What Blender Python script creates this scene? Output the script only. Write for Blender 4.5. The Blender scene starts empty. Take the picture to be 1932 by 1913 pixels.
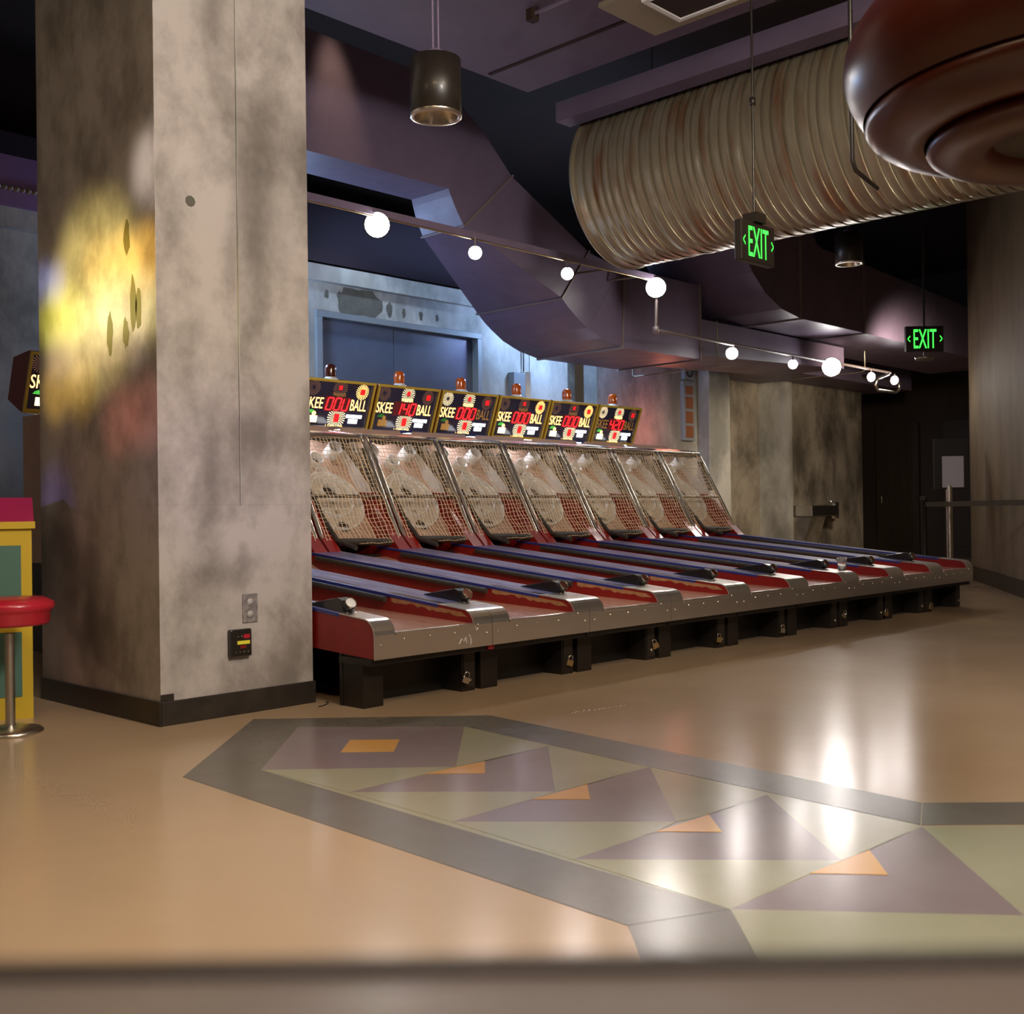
import bpy, math, random
from mathutils import Matrix, Vector
random.seed(7)
S = bpy.context.scene
COL = S.collection
# ------------------------------------------------------------------ camera, world, lights, exposure
right = Vector((0.6922335, -0.7215524, -0.0132274))
up = Vector((0.0058236, -0.0127431, 0.9999018))
fwd = Vector((0.7216501, 0.6922426, 0.0046192))
cam = bpy.data.cameras.new('camera')
cam.sensor_width = 56.0; cam.sensor_fit = 'HORIZONTAL'
cam.lens = 2122.28 / 1932 * 56.0
cam.clip_start = .05; cam.clip_end = 100
cam.dof.use_dof = True; cam.dof.focus_distance = 6.5; cam.dof.aperture_fstop = 8.0
co = bpy.data.objects.new('camera', cam); COL.objects.link(co)
M = Matrix.Identity(4)
for i in range(3):
    M[i][0] = right[i]; M[i][1] = up[i]; M[i][2] = -fwd[i]
M[2][3] = .9
co.matrix_world = M
S.camera = co
S.view_settings.view_transform = 'Standard'; S.view_settings.look = 'None'
S.view_settings.exposure = 0.0; S.view_settings.gamma = 1.0
S.view_settings.use_curve_mapping = False
W = bpy.data.worlds.new('world'); S.world = W; W.use_nodes = True
W.node_tree.nodes['Background'].inputs[0].default_value = (1.0, .78, .62, 1)
W.node_tree.nodes['Background'].inputs[1].default_value = .048

def lamp(name, kind, loc, energy, color, target=None, **kw):
    l = bpy.data.lights.new(name, kind); l.energy = energy; l.color = color
    for k, v in kw.items(): setattr(l, k, v)
    o = bpy.data.objects.new(name, l); COL.objects.link(o); o.location = loc
    if target is not None:
        d = Vector(target) - Vector(loc)
        o.rotation_euler = d.to_track_quat('-Z', 'Y').to_euler()
    return o
WARM = (1.0, .72, .44); NEUT = (1.0, .86, .74)
# unseen overhead floods for the floor, plus fills added for pillar, cages and walls
lamp('unseen_fill', 'AREA', (1.2, 1.4, 3.9), 95, WARM, (1.9, 2.2, 0), shape='DISK', size=1.2)
lamp('unseen_fill', 'AREA', (3.2, .6, 3.9), 70, WARM, (4.2, 2.4, 0), shape='DISK', size=1.0)
lamp('unseen_fill', 'AREA', (2.25, -.4, 3.3), 160, (1.0, .92, .86), (2.9, 4.44, 1.7), shape='DISK', size=.8)
lamp('unseen_fill', 'SPOT', (7.2, .8, 4.2), 420, WARM, (7.6, 2.9, 0), spot_size=1.3, spot_blend=1.0, shadow_soft_size=.2)
lamp('unseen_fill', 'SPOT', (10.3, 1.4, 4.0), 330, WARM, (10.6, 3.2, 0), spot_size=1.3, spot_blend=1.0, shadow_soft_size=.2)
lamp('unseen_fill', 'SPOT', (12.3, 5.2, 2.75), 330, (1.0, .82, .6), (14.8, 8.6, 1.5), spot_size=1.7, spot_blend=1.0, shadow_soft_size=.2)
lamp('unseen_fill', 'SPOT', (9.8, 2.2, 4.1), 90, (1.0, .7, .38), (12.4, 4.5, 1.2), spot_size=1.4, spot_blend=1.0, shadow_soft_size=.2)
lamp('unseen_fill', 'SPOT', (3.6, 1.2, 3.8), 330, (1.0, .82, .6), (6.2, 6.6, 1.0), spot_size=.9, spot_blend=.8, shadow_soft_size=.15)
lamp('unseen_fill', 'SPOT', (7.0, 2.0, 2.7), 200, (1.0, .82, .6), (9.3, 6.6, 1.0), spot_size=.9, spot_blend=.8, shadow_soft_size=.15)
lamp('duct_scallop', 'SPOT', (4.98, 6.30, 4.9), 75, (1.0, .72, .42), (5.08, 6.62, 3.7), spot_size=.55, spot_blend=1, shadow_soft_size=.05)
lamp('unseen_fill', 'SPOT', (10.9, 5.4, 2.3), 90, (1.0, .86, .68), (12.9, 8.5, 1.9), spot_size=.8, spot_blend=1, shadow_soft_size=.15)
# cold tubes behind the duct that wash the back wall blue
lamp('blue_wash', 'POINT', (9.3, 7.95, 2.95), 85, (.38, .6, 1.0), shadow_soft_size=.15)
lamp('blue_wash', 'POINT', (5.45, 8.1, 2.6), 70, (.38, .6, 1.0), shadow_soft_size=.15)
lamp('blue_wash', 'SPOT', (6.6, 7.9, 3.9), 75, (.5, .7, 1.0), (7.3, 8.6, 3.1), spot_size=1.9, spot_blend=1, shadow_soft_size=.1)
lamp('red_glow', 'POINT', (11.3, 8.15, 1.9), 7, (1.0, .25, .15), shadow_soft_size=.15)
# coloured stage spots thrown on the pillar's left side
def gobo(z, y, e, c, sz=.1, x=-1.2):
    lamp('colour_spot', 'SPOT', (x, y - .2, z + .25), e * 1.8, c, (2.43, y, z), spot_size=sz, spot_blend=1., shadow_soft_size=.06)
for y_, z_, e_ in ((4.52, 2.03, 420), (4.74, 2.04, 420), (4.98, 2.05, 260)): gobo(z_, y_, e_, (1.0, .55, .06), .11)
for y_, z_ in ((5.54, 2.07), (5.40, 2.05)): gobo(z_, y_, 260, (.42, .50, 1.0), .07)
for y_, z_, c_ in ((5.45, 1.88, (.9, .9, .08)), (5.24, 1.87, (.95, .95, .15)), (5.03, 1.85, (.95, 1.0, .45)), (4.82, 1.84, (.9, .95, .6)), (4.62, 1.83, (1.0, .9, .5)), (4.47, 1.81, (1.0, .85, .35))): gobo(z_, y_, 330, c_, .11)
for y_, z_ in ((5.39, 1.70), (5.15, 1.69), (4.9, 1.70), (4.65, 1.70)): gobo(z_, y_, 150, (1.0, .75, .6), .10)
gobo(2.42, 4.47, 260, (1.0, .86, .78), .12)
gobo(1.95, 5.0, 500, (1.0, .8, .25), .3)
for y_, z_ in ((5.42, 1.53), (5.15, 1.52)): gobo(z_, y_, 190, (1.0, .62, .08), .11)
for y_, z_ in ((4.78, 1.34), (4.54, 1.36)): gobo(z_, y_, 75, (1.0, .22, .18), .12)
gobo(.96, 5.45, 60, (.35, .25, 1.0), .14)
lamp('side_fill', 'AREA', (-1.5, 3.2, 3.6), 10, (1.0, .85, .55), (2.43, 5.0, 1.8), shape='DISK', size=.8)
lamp('violet_spot', 'SPOT', (.9, 1.6, 2.3), 75, (.40, .30, 1.0), (2.80, 4.44, 1.05), spot_size=.30, spot_blend=1, shadow_soft_size=.1)

# ------------------------------------------------------------------ materials
def mat(name, c1, rough=.5, metal=0., c2=None, scale=4., detail=6., stretch=(1, 1, 1), lo=.35, hi=.65,
        bump=0., bscale=30., coat=0., c3=None, s3=1.2, alpha=1., emit=None, estr=0., trans=0., rvar=0., dist=0.):
    m = bpy.data.materials.new(name); m.use_nodes = True
    nt = m.node_tree; N = nt.nodes; L = nt.links
    b = N['Principled BSDF']
    b.inputs['Base Color'].default_value = (*c1, 1); b.inputs['Roughness'].default_value = rough
    b.inputs['Metallic'].default_value = metal; b.inputs['Coat Weight'].default_value = coat
    b.inputs['Coat Roughness'].default_value = .12
    b.inputs['Alpha'].default_value = alpha; b.inputs['Transmission Weight'].default_value = trans
    if emit:
        b.inputs['Emission Color'].default_value = (*emit, 1); b.inputs['Emission Strength'].default_value = estr
    if c2 or bump or rvar:
        tc = N.new('ShaderNodeTexCoord'); mp = N.new('ShaderNodeMapping')
        mp.inputs['Scale'].default_value = stretch
        L.new(tc.outputs['Object'], mp.inputs['Vector'])
    if c2 or rvar:
        n = N.new('ShaderNodeTexNoise'); n.inputs['Scale'].default_value = scale; n.inputs['Detail'].default_value = detail
        n.inputs['Roughness'].default_value = .66; n.inputs['Distortion'].default_value = dist
        L.new(mp.outputs[0], n.inputs['Vector'])
        r = N.new('ShaderNodeMapRange'); r.inputs[1].default_value = lo; r.inputs[2].default_value = hi
        L.new(n.outputs[0], r.inputs[0])
    if c2:
        x = N.new('ShaderNodeMix'); x.data_type = 'RGBA'
        x.inputs[6].default_value = (*c1, 1); x.inputs[7].default_value = (*c2, 1)
        L.new(r.outputs[0], x.inputs[0]); out = x.outputs[2]
        if c3:
            n3 = N.new('ShaderNodeTexNoise'); n3.inputs['Scale'].default_value = s3; n3.inputs['Detail'].default_value = 8
            L.new(mp.outputs[0], n3.inputs['Vector'])
            r3 = N.new('ShaderNodeMapRange'); r3.inputs[1].default_value = .52; r3.inputs[2].default_value = .72
            L.new(n3.outputs[0], r3.inputs[0])
            x3 = N.new('ShaderNodeMix'); x3.data_type = 'RGBA'
            L.new(out, x3.inputs[6]); x3.inputs[7].default_value = (*c3, 1); L.new(r3.outputs[0], x3.inputs[0]); out = x3.outputs[2]
        L.new(out, b.inputs['Base Color'])
    if rvar:
        rr = N.new('ShaderNodeMapRange'); rr.inputs[3].default_value = max(.02, rough - rvar); rr.inputs[4].default_value = rough + rvar
        L.new(r.outputs[0], rr.inputs[0]); L.new(rr.outputs[0], b.inputs['Roughness'])
    if bump:
        nb = N.new('ShaderNodeTexNoise'); nb.inputs['Scale'].default_value = bscale; nb.inputs['Detail'].default_value = 4
        L.new(mp.outputs[0], nb.inputs['Vector'])
        bp = N.new('ShaderNodeBump'); bp.inputs['Strength'].default_value = bump; bp.inputs['Distance'].default_value = .01
        L.new(nb.outputs[0], bp.inputs['Height']); L.new(bp.outputs[0], b.inputs['Normal'])
    return m
def glow(name, c, s): return mat(name, (.02, .02, .02), .4, emit=c, estr=s)

m_floor = mat('tan_floor', (.46, .33, .205), .20, c2=(.51, .37, .235), scale=1.6, lo=.2, hi=.8, rvar=.03)
m_in_grey = mat('inlay_grey', (.135, .122, .098), .25, c2=(.18, .165, .14), scale=3, lo=.15, hi=.85, rvar=.03)
m_in_purple = mat('inlay_purple', (.245, .195, .20), .2, c2=(.29, .235, .24), scale=3, lo=.15, hi=.85, rvar=.03)
m_in_green = mat('inlay_green', (.34, .335, .225), .2, c2=(.40, .39, .27), scale=3, lo=.15, hi=.85, rvar=.03)
m_in_orange = mat('inlay_orange', (.62, .33, .07), .25, c2=(.7, .38, .09), scale=3, lo=.15, hi=.85, rvar=.03)
m_pillar = mat('pillar_concrete', (.47, .43, .395), .5, c2=(.26, .232, .205), scale=2.6, detail=12, lo=.42, hi=.62, c3=(.085, .075, .062), s3=1.25, stretch=(1, 1, .8), dist=.12, bump=.12, bscale=12)
m_pillar_side = m_pillar
m_conc = mat('wall_concrete', (.38, .33, .26), .75, c2=(.12, .10, .075), scale=1.7, detail=11, lo=.42, hi=.60, dist=.12, stretch=(1, 1, .6), c3=(.09, .075, .055), s3=.9, bump=.2, bscale=9)
m_conc_pale = mat('wall_plaster_pale', (.52, .51, .47), .75, c2=(.25, .25, .225), scale=1.7, detail=11, stretch=(1, 1, .6), lo=.42, hi=.62, dist=.12, bump=.2, bscale=9, c3=(.2, .19, .16), s3=.9)
m_rwall = mat('right_wall_concrete', (.28, .22, .135), .7, c2=(.15, .115, .07), scale=1.6, detail=9, stretch=(1, 1, .4), bump=.2, bscale=9)
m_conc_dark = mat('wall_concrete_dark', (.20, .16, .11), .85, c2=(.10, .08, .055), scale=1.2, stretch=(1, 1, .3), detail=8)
m_peel = mat('peeled_plaster', (.12, .115, .09), .9, c2=(.08, .075, .06), scale=9)
m_rubber = mat('black_rubber', (.018, .014, .011), .42, c2=(.035, .028, .02), scale=7)
m_red = mat('red_laminate', (.27, .012, .008), .38, c2=(.20, .008, .006), scale=5, coat=.15)
m_wear = mat('worn_plywood', (.42, .22, .10), .7, c2=(.30, .13, .05), scale=22)
m_blue = mat('blue_rail', (.15, .16, .36), .34, c2=(.19, .20, .40), scale=2, coat=.35)
m_bluedge = mat('blue_edge', (.02, .035, .22), .35, coat=.3)
m_alu = mat('polished_aluminium', (.88, .83, .78), .28, .95, c2=(.84, .79, .73), scale=1.2, detail=1.)
m_chrome = mat('chrome_pipe', (.86, .80, .70), .24, 1.0, c2=(.74, .68, .58), scale=6, rvar=.05)
m_pipe = mat('dull_pipe', (.26, .23, .17), .35, .8)
m_deck = mat('lane_deck', (.50, .27, .18), .25, c2=(.43, .22, .15), scale=3, stretch=(6, .5, 1), coat=.3)
m_black = mat('black_wood', (.012, .009, .007), .38, c2=(.02, .015, .011), scale=8)
m_blackpl = mat('black_plastic', (.014, .012, .011), .28, coat=.3)
m_tube = mat('black_foam_tube', (.05, .042, .032), .6, c2=(.03, .025, .02), scale=25)
m_net = mat('cream_net_cord', (.78, .62, .42), .7)
m_board = mat('target_board', (.50, .33, .25), .45, c2=(.42, .26, .19), scale=4)
m_ring = mat('white_ring_plastic', (.80, .80, .78), .3, c2=(.65, .62, .58), scale=6, coat=.3)
m_ringin = mat('ring_field', (.55, .48, .40), .4)
m_ink = mat('dark_ink', (.03, .02, .02), .5)
m_yel = mat('yellow_edge', (.60, .42, .05), .4, coat=.3)
m_sbside = mat('board_side_red', (.16, .02, .012), .4)
m_face = mat('black_glass_face', (.025, .018, .04), .15, c2=(.035, .035, .09), scale=3, coat=1.)
m_bluestrip = mat('blue_strip', (.03, .05, .19), .35)
m_amber = mat('amber_dome', (.42, .075, .006), .18, coat=.6, emit=(1., .16, .01), estr=.05)
m_amber_d = mat('dark_dome', (.07, .012, .006), .18, coat=.7)
m_white = mat('white_plastic', (.8, .8, .78), .3)
m_brass = mat('brass', (.78, .6, .3), .28, 1.0)
m_duct = mat('purple_duct', (.165, .128, .20), .45, c2=(.14, .105, .17), scale=2.5, rvar=.06, bump=.05, bscale=4)
m_trimdk = mat('dark_plum_beam', (.08, .055, .075), .6)
m_duct_edge = mat('duct_flange', (.20, .16, .16), .4)
m_ceil = mat('ceiling_purple', (.13, .095, .15), .7, c2=(.105, .075, .12), scale=2)
m_ceil_dark = mat('ceiling_dark', (.026, .010, .004), .9, c2=(.018, .007, .003), scale=2)
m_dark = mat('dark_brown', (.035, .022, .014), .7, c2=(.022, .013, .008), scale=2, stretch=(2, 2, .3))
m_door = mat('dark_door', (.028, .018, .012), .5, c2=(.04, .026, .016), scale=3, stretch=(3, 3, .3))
m_frame = mat('blue_grey_frame', (.20, .225, .24), .45)
m_glass = mat('dark_window_glass', (.085, .10, .14), .12, c2=(.11, .13, .18), scale=1.3, coat=.5)
m_spiral = mat('galvanised_stained', (.42, .37, .26), .36, .55, c2=(.30, .255, .17), scale=1.4, stretch=(1.2, 6, 1.2), c3=(.26, .12, .055), s3=1.7, rvar=.08)
m_lampblack = mat('can_black', (.016, .012, .009), .4, coat=.1)
m_redlamp = mat('rust_red_enamel', (.07, .011, .004), .3, c2=(.05, .008, .003), scale=3)
m_stool = mat('red_vinyl', (.45, .012, .03), .35, coat=.3)
m_pink = mat('pink_laminate', (.42, .02, .10), .4)
m_yelpanel = mat('yellow_laminate', (.58, .40, .02), .45)
m_green = mat('green_panel', (.07, .16, .12), .6)
m_steel = mat('brushed_steel', (.6, .57, .5), .3, 1.0)
m_paper = mat('sign_paper', (.62, .6, .64), .35)
m_ledge = mat('grey_ledge', (.26, .22, .20), .3, c2=(.20, .17, .155), scale=14, stretch=(1, 1, 1), rvar=.08)
m_ledgedk = mat('ledge_edge', (.05, .04, .035), .5)
m_plate = mat('painted_outlet_plate', (.30, .27, .26), .5, c2=(.13, .12, .12), scale=40)
m_cup = mat('clear_plastic', (.95, .95, .95), .05, trans=.92, alpha=1)
m_beige = mat('beige_panel', (.30, .26, .18), .6)
e_or = glow('lit_orange', (1., .52, .14), 4.6)
e_white = glow('lit_white', (.95, .95, 1.), 3.2)
e_warmw = glow('lit_warm_white', (1., .78, .45), 2.2)
e_red = glow('lit_red', (1., .006, .01), 1.3)
e_redseg = glow('lit_red_segment', (1., .015, .02), 2.6)
e_reddark = glow('display_red', (.085, .0, .002), 1.0)
e_green = glow('lit_green', (.12, .8, .1), .8)
e_exit = glow('exit_green', (.04, 1., .06), 2.6)
e_lamp = glow('lamp_glass', (1., .96, .93), 60.)
e_viol = glow('lit_violet', (.5, .3, 1.), 1.0)
d_or = mat('unlit_letter', (.35, .2, .05), .4, emit=(1., .45, .08), estr=.22)
d_ray = mat('unlit_ray', (.35, .22, .15), .4, emit=(1., .5, .3), estr=.12)
d_grn = mat('unlit_green', (.05, .25, .06), .4, emit=(.1, .8, .1), estr=.12)

# ------------------------------------------------------------------ mesh builder
class MB:
    def __init__(s): s.v = []; s.f = []; s.sm = []
    def add(s, vs, fs, smooth=False):
        n = len(s.v); s.v += [tuple(v) for v in vs]; s.f += [tuple(n + i for i in f) for f in fs]; s.sm += [smooth] * len(fs); return s
    def box(s, x0, x1, y0, y1, z0, z1):
        return s.add([(x0, y0, z0), (x1, y0, z0), (x1, y1, z0), (x0, y1, z0), (x0, y0, z1), (x1, y0, z1), (x1, y1, z1), (x0, y1, z1)],
                     [(0, 3, 2, 1), (4, 5, 6, 7), (0, 1, 5, 4), (1, 2, 6, 5), (2, 3, 7, 6), (3, 0, 4, 7)])
    def prism(s, poly, axis, a, b):
        n = len(poly)
        def P(p, t):
            return {'x': (t, p[0], p[1]), 'y': (p[0], t, p[1]), 'z': (p[0], p[1], t)}[axis]
        vs = [P(p, a) for p in poly] + [P(p, b) for p in poly]
        fs = [tuple(range(n))[::-1], tuple(range(n, 2 * n))] + [(i, (i + 1) % n, n + (i + 1) % n, n + i) for i in range(n)]
        return s.add(vs, fs)
    def tube(s, path, r, seg=8, caps=True, smooth=True):
        path = [Vector(p) for p in path]; vs = []; fs = []
        u = None
        for i, p in enumerate(path):
            d = (path[min(i + 1, len(path) - 1)] - path[max(i - 1, 0)]).normalized()
            if u is None:
                u = d.orthogonal().normalized()
            else:
                u = (u - d * u.dot(d)).normalized()
            w = d.cross(u); rr = r[i] if isinstance(r, (list, tuple)) else r
            for k in range(seg):
                a = 2 * math.pi * k / seg
                vs.append(p + (u * math.cos(a) + w * math.sin(a)) * rr)
        for i in range(len(path) - 1):
            for k in range(seg):
                fs.append((i * seg + k, i * seg + (k + 1) % seg, (i + 1) * seg + (k + 1) % seg, (i + 1) * seg + k))
        s.add(vs, fs, smooth)
        if caps:
            m = (len(path) - 1) * seg
            s.add(vs[:seg], [tuple(range(seg))[::-1]]); s.add(vs[m:m + seg], [tuple(range(seg))])
        return s
    def lathe(s, prof, c=(0, 0, 0), seg=24, axis='z', smooth=True, caps=False):
        vs = []; fs = []
        for r, h in prof:
            for k in range(seg):
                a = 2 * math.pi * k / seg; x, y = r * math.cos(a), r * math.sin(a)
                q = {'z': (x, y, h), 'y': (x, h, y), 'x': (h, x, y)}[axis]
                vs.append((q[0] + c[0], q[1] + c[1], q[2] + c[2]))
        for i in range(len(prof) - 1):
            for k in range(seg):
                fs.append((i * seg + k, i * seg + (k + 1) % seg, (i + 1) * seg + (k + 1) % seg, (i + 1) * seg + k))
        s.add(vs, fs, smooth)
        if caps:
            m = (len(prof) - 1) * seg
            s.add(vs[:seg], [tuple(range(seg))[::-1]]); s.add(vs[m:m + seg], [tuple(range(seg))])
        return s
    def mesh(s, name, m):
        me = bpy.data.meshes.new(name); me.from_pydata(s.v, [], s.f); me.update()
        me.polygons.foreach_set('use_smooth', s.sm)
        if m: me.materials.append(m)
        return me
    def obj(s, name, m, parent=None, loc=(0, 0, 0), bevel=0., **props):
        return link(name, s.mesh(name, m), parent, loc, bevel, **props)
def link(name, me, parent=None, loc=(0, 0, 0), bevel=0., **props):
    o = bpy.data.objects.new(name, me); COL.objects.link(o); o.location = loc
    if parent: o.parent = parent
    if bevel:
        b = o.modifiers.new('bevel', 'BEVEL'); b.width = bevel; b.segments = 2; b.limit_method = 'ANGLE'
    for k, v in props.items(): o[k] = v
    return o
def box(name, m, parent, x0, x1, y0, y1, z0, z1, bevel=0., **p): return MB().box(x0, x1, y0, y1, z0, z1).obj(name, m, parent, bevel=bevel, **p)
def thing(name, label, cat, loc=(0, 0, 0), rz=0., group=None):
    o = bpy.data.objects.new(name, None); COL.objects.link(o); o.location = loc; o.rotation_euler = (0, 0, rz)
    o.empty_display_size = .1
    o['label'] = label; o['category'] = cat
    if group: o['group'] = group
    return o
def tag(o, label, cat, group=None):
    o['label'] = label; o['category'] = cat
    if group: o['group'] = group
    return o
def copy_tree(o, parent=None, cache=None):
    c = o.copy(); COL.objects.link(c)
    if parent: c.parent = parent
    for ch in KIDS.get(o.name, []): copy_tree(ch, c)
    return c
KIDS = {}
def index_kids():
    KIDS.clear()
    for o in bpy.data.objects:
        if o.parent: KIDS.setdefault(o.parent.name, []).append(o)
_tx = {}
def text_mesh(s, h, m, width=None, thick=.0015, align='CENTER'):
    key = (s, h, m.name, width)
    if key in _tx: return _tx[key]
    cu = bpy.data.curves.new('txt', 'FONT'); cu.body = s; cu.size = 1.; cu.extrude = .0; cu.resolution_u = 3
    to = bpy.data.objects.new('txt', cu); COL.objects.link(to)
    dg = bpy.context.evaluated_depsgraph_get(); dg.update()
    me = bpy.data.meshes.new_from_object(to.evaluated_get(dg))
    bpy.data.objects.remove(to); bpy.data.curves.remove(cu)
    xs = [v.co.x for v in me.vertices]; ys = [v.co.y for v in me.vertices]
    x0, x1, y0, y1 = min(xs), max(xs), min(ys), max(ys)
    sy = h / (y1 - y0); sx = (width / (x1 - x0)) if width else sy
    for v in me.vertices:
        v.co = ((v.co.x - (x0 + x1) / 2) * sx, 0, (v.co.y - (y0 + y1) / 2) * sy)
    me.materials.clear(); me.materials.append(m); me.name = 'lettering'
    _tx[key] = me
    return me

# ------------------------------------------------------------------ floor with inlay
fl = MB().add([(-6, -5, 0), (24, -5, 0), (24, 16, 0), (-6, 16, 0), (-6, -5, -.1), (24, -5, -.1), (24, 16, -.1), (-6, 16, -.1)],
              [(0, 1, 2, 3), (7, 6, 5, 4), (0, 4, 5, 1), (1, 5, 6, 2), (2, 6, 7, 3), (3, 7, 4, 0)]).obj('floor', m_floor, kind='structure')
def inlay(m, pts, z=.0012): return MB().prism(pts, 'z', -.004, z).obj('inlay_panel', m, fl)
O = dict(o1=(2.012, 3.523), o2=(2.791, 4.278), o3=(3.526, 3.533), o4=(3.324, 1.478), o4b=(4.35, .35), o5=(1.928, 1.518), o6=(1.40, .97),
         i1=(2.249, 3.405), i2=(2.809, 3.97), i3=(3.272, 3.434), i4=(3.089, 1.378), i4b=(4.10, .26), i5=(2.16, 1.408), i6=(1.53, .80))
# dark border built of its straight runs
for a, b, c, d in (('o1', 'o2', 'i2', 'i1'), ('o2', 'o3', 'i3', 'i2'), ('o3', 'o4', 'i4', 'i3'), ('o4', 'o4b', 'i4b', 'i4'), ('o5', 'o1', 'i1', 'i5'), ('o6', 'o5', 'i5', 'i6')):
    P = [O[k] for k in (a, b, c, d)]
    cx = sum(p[0] for p in P) / 4; cy = sum(p[1] for p in P) / 4
    inlay(m_in_grey, [(cx + (p[0] - cx) * .9985, cy + (p[1] - cy) * .9985) for p in P])
# pale green field panels and purple/orange figures, stepped every half metre
inlay(m_in_green, [O['i1'], O['i5'], O['i4'], O['i3']], .0004)
def tri(m, z, *pts): inlay(m, list(pts), z)
tri(m_in_purple, .0012, (2.249, 3.405), (2.733, 2.914), (3.272, 3.434), (2.809, 3.97))
inlay(m_in_orange, [(2.614, 3.421), (2.751, 3.274), (2.914, 3.432), (2.779, 3.577)], .0024)
rows = [((2.256, 2.914), (3.205, 2.900), (2.698, 2.412), ((2.584, 2.916), (2.860, 2.896), (2.726, 2.761))),
        ((2.235, 2.408), (3.177, 2.394), (2.664, 1.915), ((2.577, 2.399), (2.835, 2.393), (2.694, 2.264))),
        ((2.200, 1.911), (3.102, 1.882), (2.647, 1.391), ((2.544, 1.898), (2.787, 1.886), (2.659, 1.758))),
        ((2.160, 1.408), (3.076, 1.369), (2.552, .909), ((2.500, 1.399), (2.772, 1.377), (2.614, 1.251)))]
prevL, prevR, apex = (2.249, 3.405), (3.272, 3.434), (2.733, 2.914)
for a, b, c, t in rows:
    # green to the left and right of the upper figure's apex
    tri(m_in_green, .0012, prevL, a, t[0], apex)
    tri(m_in_green, .0012, apex, t[1], b, prevR)
    tri(m_in_purple, .0012, a, c, b)
    tri(m_in_orange, .0024, *t)
    prevL, prevR, apex = a, b, c
tri(m_in_green, .0012, (2.16, 1.408), (1.53, .80), (1.9, .2), (2.552, .909))
tri(m_in_green, .0012, (2.552, .909), (3.2, .2), (4.10, .26), (3.076, 1.369))

# ------------------------------------------------------------------ foreground ledge the camera stands on
lt = thing('parapet_ledge', 'blurred grey ledge with dark front edge along the bottom of the picture', 'ledge', (0, 0, 0), math.atan2(right.y, right.x))
box('ledge_top', m_ledge, lt, -1.6, 1.6, -.35, .293, .75, .78)
box('edge_strip', m_ledgedk, lt, -1.6, 1.6, .293, .301, .74, .782)
box('ledge_body', m_ledge, lt, -1.6, 1.6, -.3, .25, 0., .75)

# ------------------------------------------------------------------ pillar
pl = thing('pillar', 'large square concrete pillar with mottled stained faces left of the alleys', 'pillar', (2.435, 4.44, 0))
PW, PD, PH = .798, 1.17, 4.9
MB().box(0, PW, 0, PD, 0, .95).obj('concrete_panel', m_pillar, pl, bevel=.001)
b = MB().box(0, .405, 0, PD, .95, PH)
b.obj('concrete_panel', m_pillar, pl, bevel=.001)
MB().box(.413, PW, 0, PD, .95, PH).obj('concrete_panel', m_pillar, pl, bevel=.001)
box('panel_seam', m_peel, pl, .403, .415, .008, PD - .01, .95, PH - .01)
box('seam_bead', m_conc_pale, pl, .4065, .4105, -.004, .02, .95, PH - .01)
for nm, c in (('baseboard', (-.008, PW + .008, -.012, 0, 0, .105)), ('baseboard', (-.012, 0, -.012, PD, 0, .105)), ('baseboard', (PW, PW + .012, 0, PD, 0, .105))):
    box(nm, m_rubber, pl, *c, bevel=.003)
box('baseboard_patch', m_rubber, pl, 0, .06, -.006, 0, .10, .135)
sr = random.Random(9)
for y_, z_, h_ in ((.42, 1.74, .13), (.27, 1.72, .09), (.20, 1.84, .16), (.15, 1.82, .13), (.25, 2.14, .10)):
    q = []
    for k in range(14):
        a = 2 * math.pi * k / 14; q.append((y_ + .028 * (.75 + .5 * sr.random()) * math.cos(a), z_ + h_ / 1.0 * .75 * (.8 + .4 * sr.random()) * math.sin(a)))
    MB().prism(q, 'x', -.0012, .001).obj('paint_stain', mat('olive_stain', (.13, .115, .045), .7), pl)
MB().lathe([(0, -.001), (.02, -.0012), (.03, .001)], (.17, 0, 2.29), 9, 'y').obj('paint_stain', m_peel, pl)
# outlet plate and coin counter box
op = thing('outlet_plate', 'paint-smeared grey outlet cover plate on the pillar front', 'outlet', (2.884, 4.44, .477))
MB().box(-.04, .04, -.006, 0, -.066, .066).obj('cover_plate', m_plate, op, bevel=.003)
for z in (-.028, .028):
    MB().lathe([(.0, -.0085), (.017, -.0085), (.017, -.005)], (0, 0, z), 16, 'y').obj('socket', mat('socket_grey', (.4, .38, .37), .5), op)
cb = thing('meter_box', 'small black box with yellow and red markings low on the pillar front', 'box', (2.823, 4.44, .325))
box('housing', m_blackpl, cb, -.058, .052, -.03, 0, -.062, .062, bevel=.006)
box('yellow_label', mat('yellow_print', (.75, .68, .05), .5), cb, -.025, .04, -.0315, -.03, -.006, .01)
box('red_label', m_stool, cb, .008, .04, -.0315, -.03, .02, .038)
box('red_label', m_red, cb, -.01, .02, -.0315, -.03, -.024, -.012)
for k in range(4): MB().lathe([(0, -.0325), (.0025, -.0325), (.0025, -.03)], (-.032 + k * .021, 0, -.04), 8, 'y').obj('screw', m_brass, cb)
for k in range(2): MB().lathe([(0, -.0325), (.0025, -.0325), (.0025, -.03)], (-.02 + k * .018, 0, .03), 8, 'y').obj('screw', m_brass, cb)

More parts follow.
